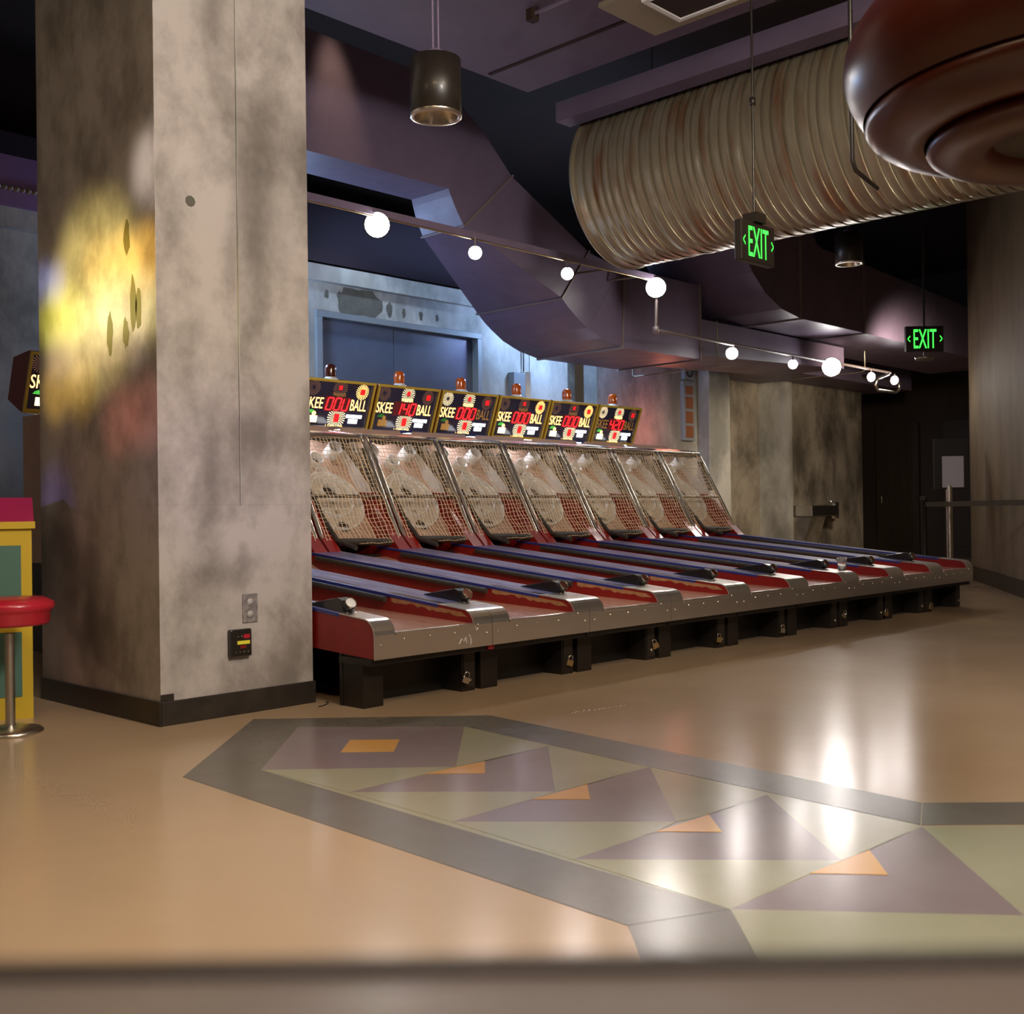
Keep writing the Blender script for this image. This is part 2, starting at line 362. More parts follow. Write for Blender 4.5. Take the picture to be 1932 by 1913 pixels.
# ------------------------------------------------------------------ roller alleys
P = .761; X0 = 3.245; Y0 = 3.99; WL = .122; WR = .633
def railz(y): return .411 + y * .0967           # top of the side rails, y local from the front
deckz = lambda y: .352 + y * .045
proto = thing('roller_alley', '', 'arcade game', (X0, Y0, 0), 0, 'ball roller alleys in one row')
def pr(m, poly, a, b2, name, parent=proto, bevel=0., **k): return MB().prism(poly, 'x', a, b2).obj(name, m, parent, bevel=bevel, **k)
AR = .075
arc = [(.002 + AR * (1 - math.cos(a)), railz(AR) - AR + AR * math.sin(a)) for a in [i * math.pi / 2 / 6 for i in range(7)]]
# side walls
for a, bx in ((.004, WL), (WR, P - .004)):
    poly = [(.006, .237), (.006, railz(AR) - AR - .004)] + [(y + .004, z - .004) for y, z in arc[1:]] + [(2.7, railz(2.7) - .012), (2.7, .34), (.5, .262)]
    pr(m_red, poly, a, bx, 'side_wall', label='dark red laminate side wall')
    # blue rail top
    y0 = .262
    pr(m_blue, [(y0, railz(y0) - .012), (y0, railz(y0)), (2.6, railz(2.6)), (2.6, railz(2.6) - .012)], a, bx, 'rail_top', bevel=.002, label='glossy blue rail top')
    pr(m_bluedge, [(y0, railz(y0) - .016), (y0, railz(y0) - .001), (2.6, railz(2.6) - .001), (2.6, railz(2.6) - .016)], a - .003, a + .006, 'edge_trim')
    # aluminium cap
    cap = [(.262, railz(.262) + .0015)] + [(y - .002, z + .0025) for y, z in arc[::-1]] + [(.0, .235), (.004, .235), (.004, railz(AR) - AR)] + [(y + .003, z - .002) for y, z in arc[1:]] + [(.262, railz(.262) - .003)]
    pr(m_alu, cap, a - .003, bx + .002, 'wall_cap', label='polished metal cap')
# front fascia between the caps
box('front_fascia', m_alu, proto, WL + .002, WR - .002, .0, .006, .235, .338, bevel=.001)
box('lane_lip', m_alu, proto, WL + .008, WR - .003, -.004, .022, .336, .352 + .003, bevel=.003)
for z in (.365, .365):
    pass
for x, z in ((.04, .3), (.18, .318), (.34, .318), (.5, .318), (.66, .345), (.72, .3)):
    MB().lathe([(0, -.006), (.004, -.005), (.006, 0)], (x, 0, z), 8, 'y').obj('rivet', m_chrome, proto)
# lane
pr(m_deck, [(.01, deckz(0) - .02), (.01, deckz(0)), (2.0, deckz(2.0)), (2.08, deckz(2.) + .008), (2.18, deckz(2.) + .035), (2.28, deckz(2.) + .08), (2.38, deckz(2.) + .12), (2.50, deckz(2.) + .14), (2.50, .3)], WL, WR, 'lane')
# worn strip on inner face of right wall
rnd = random.Random(3)
top = [(.05, railz(.05) - .034)] + [(.09 + i * .03, railz(.09 + i * .03) - .016) for i in range(19)]
bot = [(.09 + i * .03, railz(.09 + i * .03) - .016 - (.012 + .016 * rnd.random()) * (1 if i < 16 else 1.4)) for i in range(18, -1, -1)]
wear = pr(m_wear, top + bot, WR - .0012, WR + .001, 'worn_strip', label='chipped paint showing bare plywood')
# padded tube along inner right wall
MB().tube([(WR - .018, .66, railz(.66) - .030), (WR - .018, 2.3, railz(2.3) - .030)], .016, 10).obj('padding_tube', m_tube, proto)
# slots on rail tops
pr(m_blackpl, [(.27, railz(.27) + .0006), (.27, railz(.27) + .002), (.62, railz(.62) + .002), (.68, railz(.68) + .0006)], WR + .022, WR + .058, 'rubber_inlay')
pr(m_blackpl, [(.95, railz(.95)), (.95, railz(.95) + .0012), (1.45, railz(1.45) + .0012), (1.5, railz(1.5))], WR + .03, WR + .044, 'rubber_inlay')
box('seam', m_bluedge, proto, P - .006, P - .004, .262, .264, .4, .41)
# display wedge with round button
dw = MB().prism([(.255, railz(.255) - .002), (.262, railz(.262) + .058), (.30, railz(.3) + .066), (.55, railz(.55) + .002)], 'x', .022, .088).obj('button_wedge', m_blackpl, proto, bevel=.003)
tl = math.radians(55)
bt = MB()
bt.lathe([(0, .0), (.031, .0), (.031, .034), (.027, .04), (0, .04)], (0, 0, 0), 20)
bo = bt.obj('button_housing', m_blackpl, dw, loc=(.055, .262, railz(.262) + .022)); bo.rotation_euler = (math.radians(52), 0, math.radians(-8))
bf = MB().lathe([(0, .0415), (.024, .0415), (.0255, .040)], (0, 0, 0), 20).obj('button_face', mat('button_disc', (.16, .07, .05), .3), dw, loc=(.055, .262, railz(.262) + .022)); bf.rotation_euler = bo.rotation_euler
rg = MB().lathe([(.0255, .040), (.0265, .043), (.0285, .043), (.0295, .040)], (0, 0, 0), 20).obj('button_ring', m_pipe, dw, loc=(.055, .262, railz(.262) + .022)); rg.rotation_euler = bo.rotation_euler
for x in (.032, .08): MB().lathe([(0, .004), (.004, .003), (.0045, 0)], (x, .235, railz(.235) + .0015), 8).obj('bolt', m_chrome, proto)
# under structure
box('leg', m_black, proto, .022, .142, .11, .26, 0, .25, bevel=.003)
box('coin_box', m_black, proto, .655, .748, .115, .26, 0, .245, bevel=.003, label='black cash box post with lock')
box('door_plate', m_rubber, proto, .666, .738, .111, .116, .02, .215)
MB().lathe([(0, -.008), (.008, -.008), (.01, -.003), (.01, 0)], (.705, .111, .058), 12, 'y').obj('key_lock', m_chrome, proto)
MB().lathe([(0, -.003), (.004, -.003), (.004, 0)], (.69, .111, .205), 8, 'y').obj('bolt', m_chrome, proto)
box('kick_board', m_black, proto, .02, P - .005, .262, .285, 0, .262)
box('cross_beam', m_black, proto, .006, P - .006, .03, .27, .205, .236)
box('rear_cabinet', m_black, proto, .01, P - .01, 1.9, 3.78, 0, .33)
box('rear_cabinet', m_black, proto, .01, P - .01, 2.56, 3.78, .33, .60)
box('rear_cabinet_top', m_board, proto, .01, P - .01, 3.50, 3.78, .60, 1.60)
# side panels by the target
sp = [(2.34, .625), (2.44, .72), (2.52, .80), (2.72, 1.06), (2.98, 1.08), (2.98, .56), (2.34, .5)]
pr(m_red, sp, .012, .11, 'side_panel')
pr(m_red, sp, WR + .01, P - .012, 'side_panel')
MB().tube([(.118, 2.20, .665), (.118, 2.41, .715), (.118, 2.52, .82), (.118, 2.74, 1.09)], .017, 8).obj('foam_edge', m_tube, proto)
MB().tube([(.118, 2.41, .705), (.38, 2.45, .70), (WR, 2.45, .69)], .026, 8).obj('foam_edge', m_tube, proto)
# target board, inclined
tb0, tb1 = Vector((0, 2.60, .70)), Vector((0, 3.28, 1.60))
tlen = (tb1 - tb0).length; tang = math.atan2(tb1.z - tb0.z, tb1.y - tb0.y)
TB = MB().box(0, .62, 0, tlen, -.02, 0).obj('target_board', m_board, proto, loc=(.07, tb0.y, tb0.z)); TB.rotation_euler = (tang, 0, 0)
def ring(x, y, r, h, name='score_ring', ov=1.0, m=m_ring, tilt=0.):
    seg = 28; vs = []; fs = []
    for rr in (r, r - .007):
        for zz in (0, 1):
            for k in range(seg):
                a = 2 * math.pi * k / seg
                hh = h * (1 + tilt * math.sin(a)) if zz else 0
                vs.append((x + rr * math.cos(a), y + rr * math.sin(a) * ov, hh))
    for k in range(seg):
        n = (k + 1) % seg
        fs += [(k, n, seg + n, seg + k), (2 * seg + n, 2 * seg + k, 3 * seg + k, 3 * seg + n), (seg + k, seg + n, 3 * seg + n, 3 * seg + k)]
    return MB().add(vs, fs, True).obj(name, m, TB)
MB().lathe([(0, .002), (.262, .002)], (.31, .36, 0), 32).obj('ring_field', m_ringin, TB)
ring(.31, .36, .262, .040, tilt=.3); ring(.31, .40, .185, .045, tilt=.3)
ring(.31, .44, .080, .055); ring(.31, .60, .066, .06); ring(.31, .745, .060, .07)
ring(.115, .83, .060, .10); ring(.505, .83, .060, .10)
for x, y, r in ((.31, .44, .07), (.31, .60, .06), (.31, .745, .055), (.115, .83, .053), (.505, .83, .053), (.31, .13, .05)):
    MB().lathe([(0, .004), (r, .004)], (x, y, 0), 20).obj('pocket_hole', m_ink, TB)
for s, x, y in (('10', .31, .135), ('20', .31, .265), ('30', .31, .35), ('40', .31, .52), ('50', .31, .672), ('100', .115, .745), ('100', .505, .745)):
    t = link('score_number', text_mesh(s, .032, m_ink), TB, (x, y, .008 if s in ('40', '50', '30') else .006)); t.rotation_euler = (-math.pi / 2, 0, 0)
for sx in (0, 1):
    q = [(.16, .0), (.97, .0), (1.0, .03), (.62, .10), (.42, .13), (.30, .11), (.20, .03)]
    MB().prism(q, 'x', .004 if sx == 0 else .609, .012 if sx == 0 else .617).obj('side_deflector', m_ring, TB, label='white curved plastic ball deflector')
# chrome cage
pth = [(2.43, .655), (2.62, 1.0), (2.80, 1.33), (2.87, 1.45), (2.90, 1.487), (2.95, 1.51), (3.05, 1.525), (3.55, 1.59)]
for x in (.028, P - .028):
    MB().tube([(x, y, z) for y, z in pth], .018, 12).obj('cage_pipe', m_chrome, proto)
    MB().lathe([(.017, -.012), (.019, -.004), (.019, .004), (.017, .012)], (x, 2.655, 1.035), 10, 'z').obj('zip_tie', m_yel, proto)
    box('pipe_foot', m_chrome, proto, x - .022, x + .022, 2.405, 2.455, .645, .662, bevel=.002)
MB().tube([(.028, 2.655, 1.035), (P - .028, 2.655, 1.035)], .0135, 10).obj('cross_bar', m_pipe, proto)
MB().tube([(.0, 2.915, 1.50), (P, 2.915, 1.50)], .018, 12).obj('cage_pipe', m_chrome, proto)
cv = MB(); cvp = [(2.90, 1.512), (3.0, 1.533), (3.75, 1.622), (3.75, 1.618), (3.0, 1.527), (2.90, 1.506)]
cv.prism(cvp, 'x', .01, P - .01).obj('cage_top', m_alu, proto, label='shiny metal cover in front of scoreboard')
sc = [(.04 + i * .034, 1.452 + (.010 * math.sin(i * 1.1))) for i in range(21)]
MB().prism([(.04, 1.49)] + sc + [(.72, 1.49)], 'y', 2.905, 2.915).obj('net_valance', m_tube, proto)
pr(m_tube, [(2.70, 1.10), (2.845, 1.41), (2.885, 1.41), (2.745, 1.10)], P - .062, P - .05, 'padding_strip')
# netting: front and right side
def strand(mb, pts, r=.0024):
    mb.tube(pts, r, 3, caps=False, smooth=False)
net = MB(); rn = random.Random(5)
def fp(x, t):                       # t from 0 bottom to 1 top on the pipe plane, sagging inwards
    y = 2.40 + t * .47; z = .69 + t * .79
    sag = .035 * math.sin(math.pi * min(1, x / (P - .06))) * (math.sin(math.pi * (t / .46)) if t < .46 else .55 * math.sin(math.pi * ((t - .46) / .54)))
    jit = .004 * math.sin(37 * x + 23 * t) + .003 * math.sin(71 * t + 11 * x)
    return (x + .048 + jit, y + sag + .022, z - sag * .35 + jit)
nx, nz = 19, 25
for i in range(nx + 1):
    x = i * (P - .096) / nx
    strand(net, [fp(x, k / 16) for k in range(17)])
for j in range(nz + 1):
    t = j / nz
    strand(net, [fp(k * (P - .096) / 10, t) for k in range(11)])
net.obj('front_net', m_net, proto, kind='stuff')
net2 = MB()
def spt(u, v):
    y = 2.52 + u * .80 + v * .36; z = .72 + v * .74
    return (P - .062 + .008 * math.sin(3 * u + 5 * v), y, z)
for i in range(15): strand(net2, [spt(i / 14, k / 8) for k in range(9)])
for j in range(20): strand(net2, [spt(k / 8, j / 19) for k in range(9)])
net2.obj('side_net', m_net, proto, kind='stuff')
nl = link('side_net', bpy.data.meshes[bpy.data.objects['side_net'].data.name], proto, (-(P - .124), 0, 0)); nl['kind'] = 'stuff'
# light strip under the scoreboard
box('light_strip', e_white, proto, .25, .51, 3.22, 3.24, 1.535, 1.545)
box('cover_glint', e_white, proto, .30, .40, 3.60, 3.68, 1.612, 1.618)  # glowing patch on the cover, stands in for the highlight at the scoreboard base
# scoreboard
SBW, SBH = .728, .435
SB = MB().prism([(0, 0), (0, SBH), (.02, SBH), (.26, SBH - .11), (.26, .02), (.05, 0)], 'x', 0, SBW).obj('scoreboard', m_sbside, proto, loc=(.014, 3.80, 1.632)); SB.rotation_euler = (math.radians(20.1), 0, 0)
def sbb(name, m, u0, u1, v0, v1, n0=-.002, n1=.0, **k): return MB().box(u0, u1, n0, n1, v0, v1).obj(name, m, SB, **k)
sbb('glass_face', m_face, .018, SBW - .018, .018, SBH - .018, -.004, .001)
for c in ((0, SBW, SBH - .02, SBH), (0, .018, 0, SBH - .02), (SBW - .018, SBW, 0, SBH - .02)):
    sbb('edge_molding', m_yel, *c, -.016, .004)
sbb('bottom_strip', m_yel, .018, SBW - .018, 0, .03, -.006, .004)
sbb('chrome_edge', m_chrome, .688, .693, .02, SBH - .03, -.008, 0)
def burst(name, u, v, r0, r1, m, n=22, half=None):
    mb = MB()
    for k in range(n):
        a = 2 * math.pi * k / n
        if half is not None and math.cos(a - half) < -.1: continue
        w = .050
        mb.add([(u + r0 * math.cos(a), -.0055, v + r0 * math.sin(a)), (u + r1 * math.cos(a - w), -.0055, v + r1 * math.sin(a - w)), (u + r1 * math.cos(a + w), -.0055, v + r1 * math.sin(a + w))], [(0, 1, 2), (0, 2, 1)])
    return mb.obj(name, m, SB)
burst('starburst', .085, .355, .012, .068, d_ray)
burst('starburst', .36, .360, .014, .075, d_ray)
burst('starburst', .60, .345, .014, .068, d_ray)
burst('starburst', .375, .105, .018, .094, e_warmw, 26)
sbb('red_square', e_red, .58, .628, .322, .370, -.007, -.0055)
sbb('red_square', e_red, .343, .378, .350, .388, -.007, -.0055)
sbb('red_panel', e_red, .350, .400, .068, .140, -.0075, -.0055)
sbb('score_display', e_reddark, .222, .487, .160, .290, -.006, -.004)
def sbt(s, u, v, h, w, m, name='lettering'): return link(name, text_mesh(s, h, m, w), SB, (u, -.0065, v))
LET = [sbt('SKEE', .117, .226, .096, .182, e_or, 'lettering'), sbt('BALL', .585, .226, .096, .172, e_or, 'lettering'),
       sbt('WINNER', .36, .308, .030, .14, d_or, 'lettering'), sbt('1 Coin 1 Play', .365, .034, .018, .18, e_or, 'lettering')]
# palm picture bottom left: green fronds, orange fruit, pale letters block
pm = MB()
for k in range(6):
    a = math.radians(20 + k * 28)
    pm.add([(.10, -.0056, .135), (.10 + .045 * math.cos(a - .22), -.0056, .135 + .03 * math.sin(a - .22)), (.10 + .05 * math.cos(a + .22), -.0056, .135 + .034 * math.sin(a + .22))], [(0, 1, 2), (0, 2, 1)])
pm.obj('palm_fronds', e_green, SB)
MB().lathe([(0, -.0062), (.02, -.006), (.021, -.0055)], (.135, 0, .132), 12, 'y').obj('orange_fruit', e_or, SB)
sbb('pale_block', e_warmw, .075, .175, .055, .115, -.0072, -.0055)
sbb('price_bar', e_white, .475, .645, .110, .140, -.007, -.0055)
sbb('price_block', e_white, .505, .605, .062, .102, -.007, -.0055)
# seven segment digits (one mesh per shown number)
SEG = {'a': (0, 1, 1, 1), 'b': (1, 1, 1, .5), 'c': (1, .5, 1, 0), 'd': (0, 0, 1, 0), 'e': (0, .5, 0, 0), 'f': (0, 1, 0, .5), 'g': (0, .5, 1, .5)}
DG = {'0': 'abcdef', '1': 'bc', '2': 'abged', '4': 'fgbc', 'U': 'bcdef', ' ': ''}
_dm = {}
def digit_mesh(ch):
    if ch in _dm: return _dm[ch]
    mb = MB(); w, h, t = .056, .104, .0125
    for s in DG[ch]:
        xa, ya, xb, yb = SEG[s]; xa *= w; xb *= w; ya *= h; yb *= h
        if ya == yb: q = [(xa + .002, ya - t / 2), (xb - .002, yb - t / 2), (xb - .002, yb + t / 2), (xa + .002, ya + t / 2)]
        else:
            lo_, hi_ = min(ya, yb), max(ya, yb); q = [(xa - t / 2, lo_ + .003), (xa + t / 2, lo_ + .003), (xa + t / 2, hi_ - .003), (xa - t / 2, hi_ - .003)]
        q = [(x + y * .14, y) for x, y in q]
        mb.prism(q, 'y', -.0085, -.006)
    _dm[ch] = mb.mesh('digit', e_redseg); return _dm[ch]
DIG = [link('digit', digit_mesh('0'), SB, (.240 + k * .083, 0, .173)) for k in range(3)]
# beacon
BC = MB().lathe([(0, 0), (.066, 0), (.066, .012), (.052, .02), (.048, .028), (0, .028)], (0, 0, 0), 24).obj('beacon', m_white, proto, loc=(.29, 3.70, 2.035))
MB().lathe([(.047, .028), (.049, .05), (.050, .098), (.045, .122), (.030, .138), (0, .143)], (0, 0, 0), 18).obj('beacon_dome', m_amber, BC)
index_kids()
names = ['nearest roller alley, scratched front, red side wall and white button beside the pillar',
         'second roller alley from the pillar, with ringed reddish button and red corner sticker',
         'third roller alley from the pillar, its target net right beside the pillar edge',
         'fourth roller alley from the pillar, dark unlit beacon on its scoreboard',
         'fifth roller alley from the pillar, scoreboard showing 140',
         'sixth roller alley from the pillar, BALL lettering dim on its scoreboard',
         'seventh roller alley from the pillar, plastic cup near its front corner',
         'eighth roller alley from the pillar, just before the farthest one',
         'farthest roller alley at the right end of the row, with nothing beyond it']
digits = ['000', '000', '000', '00U', '140', '000', '000', '000', '420']
def setm(o, m):
    o.material_slots[0].link = 'OBJECT'; o.material_slots[0].material = m
alleys = []
for k in range(9):
    r = proto if k == 0 else copy_tree(proto)
    r.location = (X0 + P * k, Y0, 0); r['label'] = names[k]
    alleys.append(r)
bpy.context.view_layer.update()
def find(root, nm):
    return [c for c in root.children_recursive if c.name.split('.')[0] == nm]
for k, r in enumerate(alleys):
    for o, ch in zip(sorted(find(r, 'digit'), key=lambda o: o.location.x), digits[k]): o.data = digit_mesh(ch)
    L = sorted(find(r, 'lettering'), key=lambda o: (round(o.location.z, 2), o.location.x))   # coin text, skee, ball, winner
    coin, skee, ball, win = L
    if k == 5: setm(ball, d_or)
    if k == 8: setm(ball, d_or); setm(skee, d_or)
    if k in (4, 5, 8): setm(win, e_or)
    st = sorted(find(r, 'starburst'), key=lambda o: o.data.vertices[0].co.x)   # left, centre top, bottom, right
    s_l, s_c, s_b, s_r = sorted(find(r, 'starburst'), key=lambda o: (o.data.vertices[0].co.x))
    if k in (4, 5, 8): setm(s_c, e_warmw)
    if k in (5, 8): setm(s_l, e_warmw)
    if k in (3, 6, 7): setm(s_r, e_or)
    if k in (4, 5):
        for o in find(r, 'palm_fronds'): setm(o, d_grn)
        for o in find(r, 'orange_fruit') + find(r, 'pale_block'): setm(o, d_or)
    if k in (4, 5, 7):
        for o in find(r, 'bottom_strip'): setm(o, m_bluestrip)
    if k == 3:
        for o in find(r, 'beacon_dome'): setm(o, m_amber_d); o['label'] = 'dark brown beacon dome'
        for o in find(r, 'bottom_strip'): setm(o, m_alu)
    if k == 0:
        for o in find(r, 'button_face'): setm(o, m_white); o['label'] = 'white button face'
    if k > 1 :
        for o in find(r, 'button_face'): setm(o, mat('button_dark', (.05, .015, .012), .35))
    if k >= 4:
        for o in find(r, 'worn_strip'): bpy.data.objects.remove(o)
    lamp('target_light', 'POINT', (X0 + P * k + .38, Y0 + 3.06, 1.50), 1.3 if k < 6 else .5, (.78, .84, 1.0), shadow_soft_size=.03)
# scratches on the second front
scr = MB()
for q in ([(.53, .262), (.55, .285), (.56, .268), (.575, .29), (.58, .262)], [(.60, .30), (.612, .275), (.608, .25)], [(.64, .335), (.65, .318), (.66, .33)]):
    scr.tube([(x, -.0012, z) for x, z in q], .0016, 4)
scr.obj('scratch_marks', m_white, alleys[0])
box('red_sticker', m_stool, alleys[1], -.012, .03, .02, .028, .212, .234)

# padlocks
pk = [(3.905, .064, .35), (4.70, .066, .3), (5.49, .085, -.35), (6.172, .06, .1), (6.965, .052, .1), (7.86, .09, .5), (8.565, .05, .2), (9.404, .04, .3)]
pdesc = ['silver padlock on the cash box post of the nearest alley', 'brass padlock on the second cash box post from the pillar', 'brass padlock hanging tilted on the third cash box post from the pillar',
         'brass padlock on the fourth cash box post from the pillar', 'small pale padlock on the fifth cash box post from the pillar', 'dull grey padlock on the sixth cash box post from the pillar',
         'brass padlock on the seventh cash box post from the pillar', 'brass padlock on the eighth cash box post, near the dark end of the row']
for (x, z, a), d in zip(pk, pdesc):
    t = thing('padlock', d, 'padlock', (x, Y0 + .092, z), 0, 'padlocks under the alleys'); t.rotation_euler = (0, a, -.3)
    box('lock_body', m_brass if 'brass' in d else m_chrome, t, -.02, .02, -.008, .008, -.018, .014, bevel=.003)
    MB().tube([(-.013, 0, .012), (-.013, 0, .03), (-.007, 0, .038), (.007, 0, .038), (.013, 0, .03), (.013, 0, .012)], .003, 6).obj('shackle', m_chrome, t)
# plastic cup
cu = MB().lathe([(0, .001), (.028, .001), (.029, .004), (.038, .098), (.040, .10), (.040, .102), (.037, .102), (.036, .098), (.0275, .006), (0, .006)], (0, 0, 0), 24).obj('plastic_cup', m_cup, None, (7.80, 4.06, railz(.07) + .009))
tag(cu, 'clear empty plastic cup standing on a metal rail cap', 'cup')

# ------------------------------------------------------------------ back walls
def st(o): o['kind'] = 'structure'; return o
wb = st(box('wall_back', m_conc_pale, None, 1.0, 6.33, 8.6, 8.8, 0, 3.24))
box('wall_panel', m_conc_pale, wb, 6.33, 8.50, 8.6, 8.8, 2.82, 3.24)
box('wall_panel', m_conc_pale, wb, 6.33, 8.50, 8.6, 8.8, 0, 1.70)
box('wall_panel', m_conc_pale, wb, 8.50, 9.27, 8.6, 8.8, 0, 3.24)
box('wall_panel', m_conc_pale, wb, 9.28, 9.93, 8.6, 8.8, 0, 3.24)
box('wall_panel', m_conc, wb, 9.93, 10.47, 8.95, 9.1, 0, 3.24)
box('wall_panel', m_conc_pale, wb, 10.46, 12.55, 8.6, 8.8, 0, 3.24)
box('wall_panel', m_conc, wb, 13.05, 13.34, 8.6, 8.8, 0, 3.3)
box('wall_panel', m_conc, wb, 13.33, 13.72, 9.0, 9.2, 0, 3.3)
box('wall_panel', m_conc, wb, 13.73, 15.0, 9.0, 9.2, 0, 3.3)
box('wall_panel', m_conc, wb, 14.98, 15.70, 8.6, 9.2, 0, 3.3)
box('lit_side_strip', m_conc_pale, wb, 14.76, 14.98, 8.57, 9.1, 0, 3.3)  # added pale strip, the lit side face of the wall put into its colour
box('wall_panel', m_conc, wb, 15.72, 17.26, 8.6, 9.2, 0, 3.3)
cn = st(box('trim_1', m_conc_pale, None, 1.0, 9.93, 8.53, 8.6, 3.09, 3.24))
# peeled patch and bullet-like pits over the window
pp = random.Random(2)
pts = []
for k in range(26):
    a = 2 * math.pi * k / 26; rr = 1 + .22 * (pp.random() - .5)
    pts.append((6.87 + .26 * rr * math.cos(a), 2.95 + .125 * rr * (1 if math.sin(a) > 0 else 1.05) * max(-1, min(1, 1.5 * math.sin(a)))))
MB().prism(pts, 'y', 8.597, 8.6).obj('peeled_patch', m_peel, wb)
for x, z, s in ((6.47, 2.99, .03), (6.62, 2.98, .03), (7.24, 2.93, .045), (7.43, 2.92, .03), (7.66, 2.92, .03), (7.88, 2.92, .025)):
    q = []
    for k in range(12):
        a = 2 * math.pi * k / 12; rr = s * (.7 + .6 * pp.random()); q.append((x + rr * .75 * math.cos(a), z + rr * 1.5 * math.sin(a)))
    MB().prism(q, 'y', 8.596, 8.6).obj('plaster_pit', m_peel, wb)
w1 = thing('window_1', 'wide interior window with grey-blue frame and dark glass', 'window'); del w1['category']; del w1['label']; w1['kind'] = 'structure'
for c in ((6.33, 8.50, 8.57, 8.66, 2.76, 2.82), (6.33, 6.40, 8.57, 8.66, 1.70, 2.76), (8.44, 8.50, 8.57, 8.66, 1.70, 2.76), (6.40, 8.44, 8.57, 8.66, 1.70, 1.76)):
    box('window_frame', m_frame, w1, *c, bevel=.004)
box('window_pane', m_glass, w1, 6.40, 7.335, 8.66, 8.67, 1.76, 2.76)
box('window_pane', m_glass, w1, 7.345, 8.44, 8.66, 8.67, 1.76, 2.76)
cl = box('concrete_column', m_conc_pale, None, 12.55, 13.05, 8.4, 8.7, 0, 3.3, bevel=.01)
tag(cl, 'pale narrow concrete column to the right of the slim wall panel', 'column')
# slim wall speaker / panel with red-brown cells
wp = thing('wall_light_panel', 'tall slim frame with four reddish-brown cells and a round speaker above', 'wall panel', (12.18, 8.6, 1.81))
box('panel_frame', m_frame, wp, 0, .26, -.05, 0, 0, .78, bevel=.004)
for k in range(4): box('brown_cell', mat('cell_brown', (.22, .08, .03), .5), wp, .05, .21, -.056, -.05, .04 + k * .19, .04 + k * .19 + (.155 if k < 3 else .11))
sk = thing('wall_speaker', 'small square speaker box above the slim wall panel', 'speaker', (12.18, 8.6, 2.61))
box('speaker_box', m_frame, sk, .02, .25, -.06, 0, 0, .22, bevel=.004)
MB().lathe([(.05, -.062), (.065, -.068), (.08, -.062)], (.135, 0, .11), 20, 'y').obj('speaker_ring', m_black, sk)
# grey junction box with conduit on blue wall
jb = thing('junction_box', 'grey metal box with black cable on the blue lit wall behind the beacons', 'electrical box', (8.95, 8.6, 2.1))
box('box_body', m_frame, jb, -.02, .16, -.09, 0, 0, .34, bevel=.004)
box('bright_bracket', m_steel, jb, .16, .25, -.09, 0, .02, .36, bevel=.004)
MB().tube([(.2, -.03, .36), (.2, -.03, .62), (.17, -.03, .75), (.17, -.03, .98)], .009, 6).obj('cable', m_black, jb)
# drinking fountain
df = thing('drinking_fountain', 'stainless wall drinking fountain on the concrete wall right of the columns', 'drinking fountain', (15.02, 8.6, .72))
box('basin', m_steel, df, 0, .78, -.32, 0, .06, .22, bevel=.01)
MB().lathe([(.08, 0), (.085, .02), (.085, .24), (.07, .25), (0, .25)], (.86, -.2, .02), 18).obj('bubbler_bowl', m_steel, df)
MB().lathe([(.012, 0), (.012, .05), (0, .055)], (.80, -.2, .27), 10).obj('spout', m_chrome, df)
box('button_plate', m_pipe, df, .95, 1.18, -.1, 0, .03, .24, bevel=.006)
MB().lathe([(0, -.13), (.03, -.125), (.035, -.1)], (1.06, 0, .14), 12, 'y').obj('push_button', m_chrome, df)
MB().prism([(-.30, .06), (0, .06), (0, -.5), (-.08, -.5)], 'x', .03, .45).obj('shroud', m_conc, df)
# soffit over the wall
st(box('trim_2', m_duct, None, 12.9, 17.6, 7.9, 9.3, 2.78, 3.5))
st(box('trim_3', m_duct_edge, None, 12.88, 12.9, 7.9, 9.3, 2.74, 3.5))
# dark corridor at the right
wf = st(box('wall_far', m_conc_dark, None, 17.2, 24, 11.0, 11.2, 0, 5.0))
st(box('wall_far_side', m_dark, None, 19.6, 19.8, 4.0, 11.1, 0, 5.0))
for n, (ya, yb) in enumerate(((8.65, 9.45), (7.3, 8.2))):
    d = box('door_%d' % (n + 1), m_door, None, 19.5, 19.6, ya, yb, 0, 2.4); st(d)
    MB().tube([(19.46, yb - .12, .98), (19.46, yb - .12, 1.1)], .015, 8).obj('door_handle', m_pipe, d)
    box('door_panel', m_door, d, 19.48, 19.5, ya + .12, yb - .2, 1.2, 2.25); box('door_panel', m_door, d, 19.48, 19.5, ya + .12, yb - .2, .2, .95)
# right angled wall
ang = math.atan2(5.392 - 4.208, 13.706 - 11.703)
wr = st(MB().box(-6.5, .25, -.25, 0, 0, 5.0).obj('wall_right', m_rwall, None, (13.706, 5.392, 0))); wr.rotation_euler = (0, 0, ang)
# its room face looks to -x/-y side
br = st(MB().box(-6.5, .26, 0, .015, 0, .17).obj('baseboard_right', m_rubber, None, (13.706, 5.392, 0))); br.rotation_euler = (0, 0, ang)

# ------------------------------------------------------------------ ceiling
ce = st(box('ceiling', m_ceil_dark, None, -6, 24, -5, 16, 5.0, 5.1))
sf = st(box('ceiling_soffit', m_ceil, None, 1.0, 5.9, 0.6, 5.45, 3.9, 4.3))
for xx in (5.45,): box('panel_seam', m_ceil_dark, sf, xx, xx + .03, .8, 5.4, 3.892, 3.9)
box('panel_seam', m_ceil_dark, sf, 1.2, 5.9, 3.4, 3.43, 3.892, 3.9)
bm = box('ceiling_beam', m_ceil, None, 6.2, 6.36, 1.2, 5.45, 3.76, 3.9); tag(bm, 'long purple box beam hung beside the ceiling panel above the round duct', 'beam')
cd = thing('conduit_run', 'thin purple conduit with two dark clamps under the ceiling panel', 'conduit', (4.95, 0, 3.87))
MB().tube([(0, 1.5, 0), (0, 4.55, 0)], .012, 8).obj('conduit', m_duct, cd)
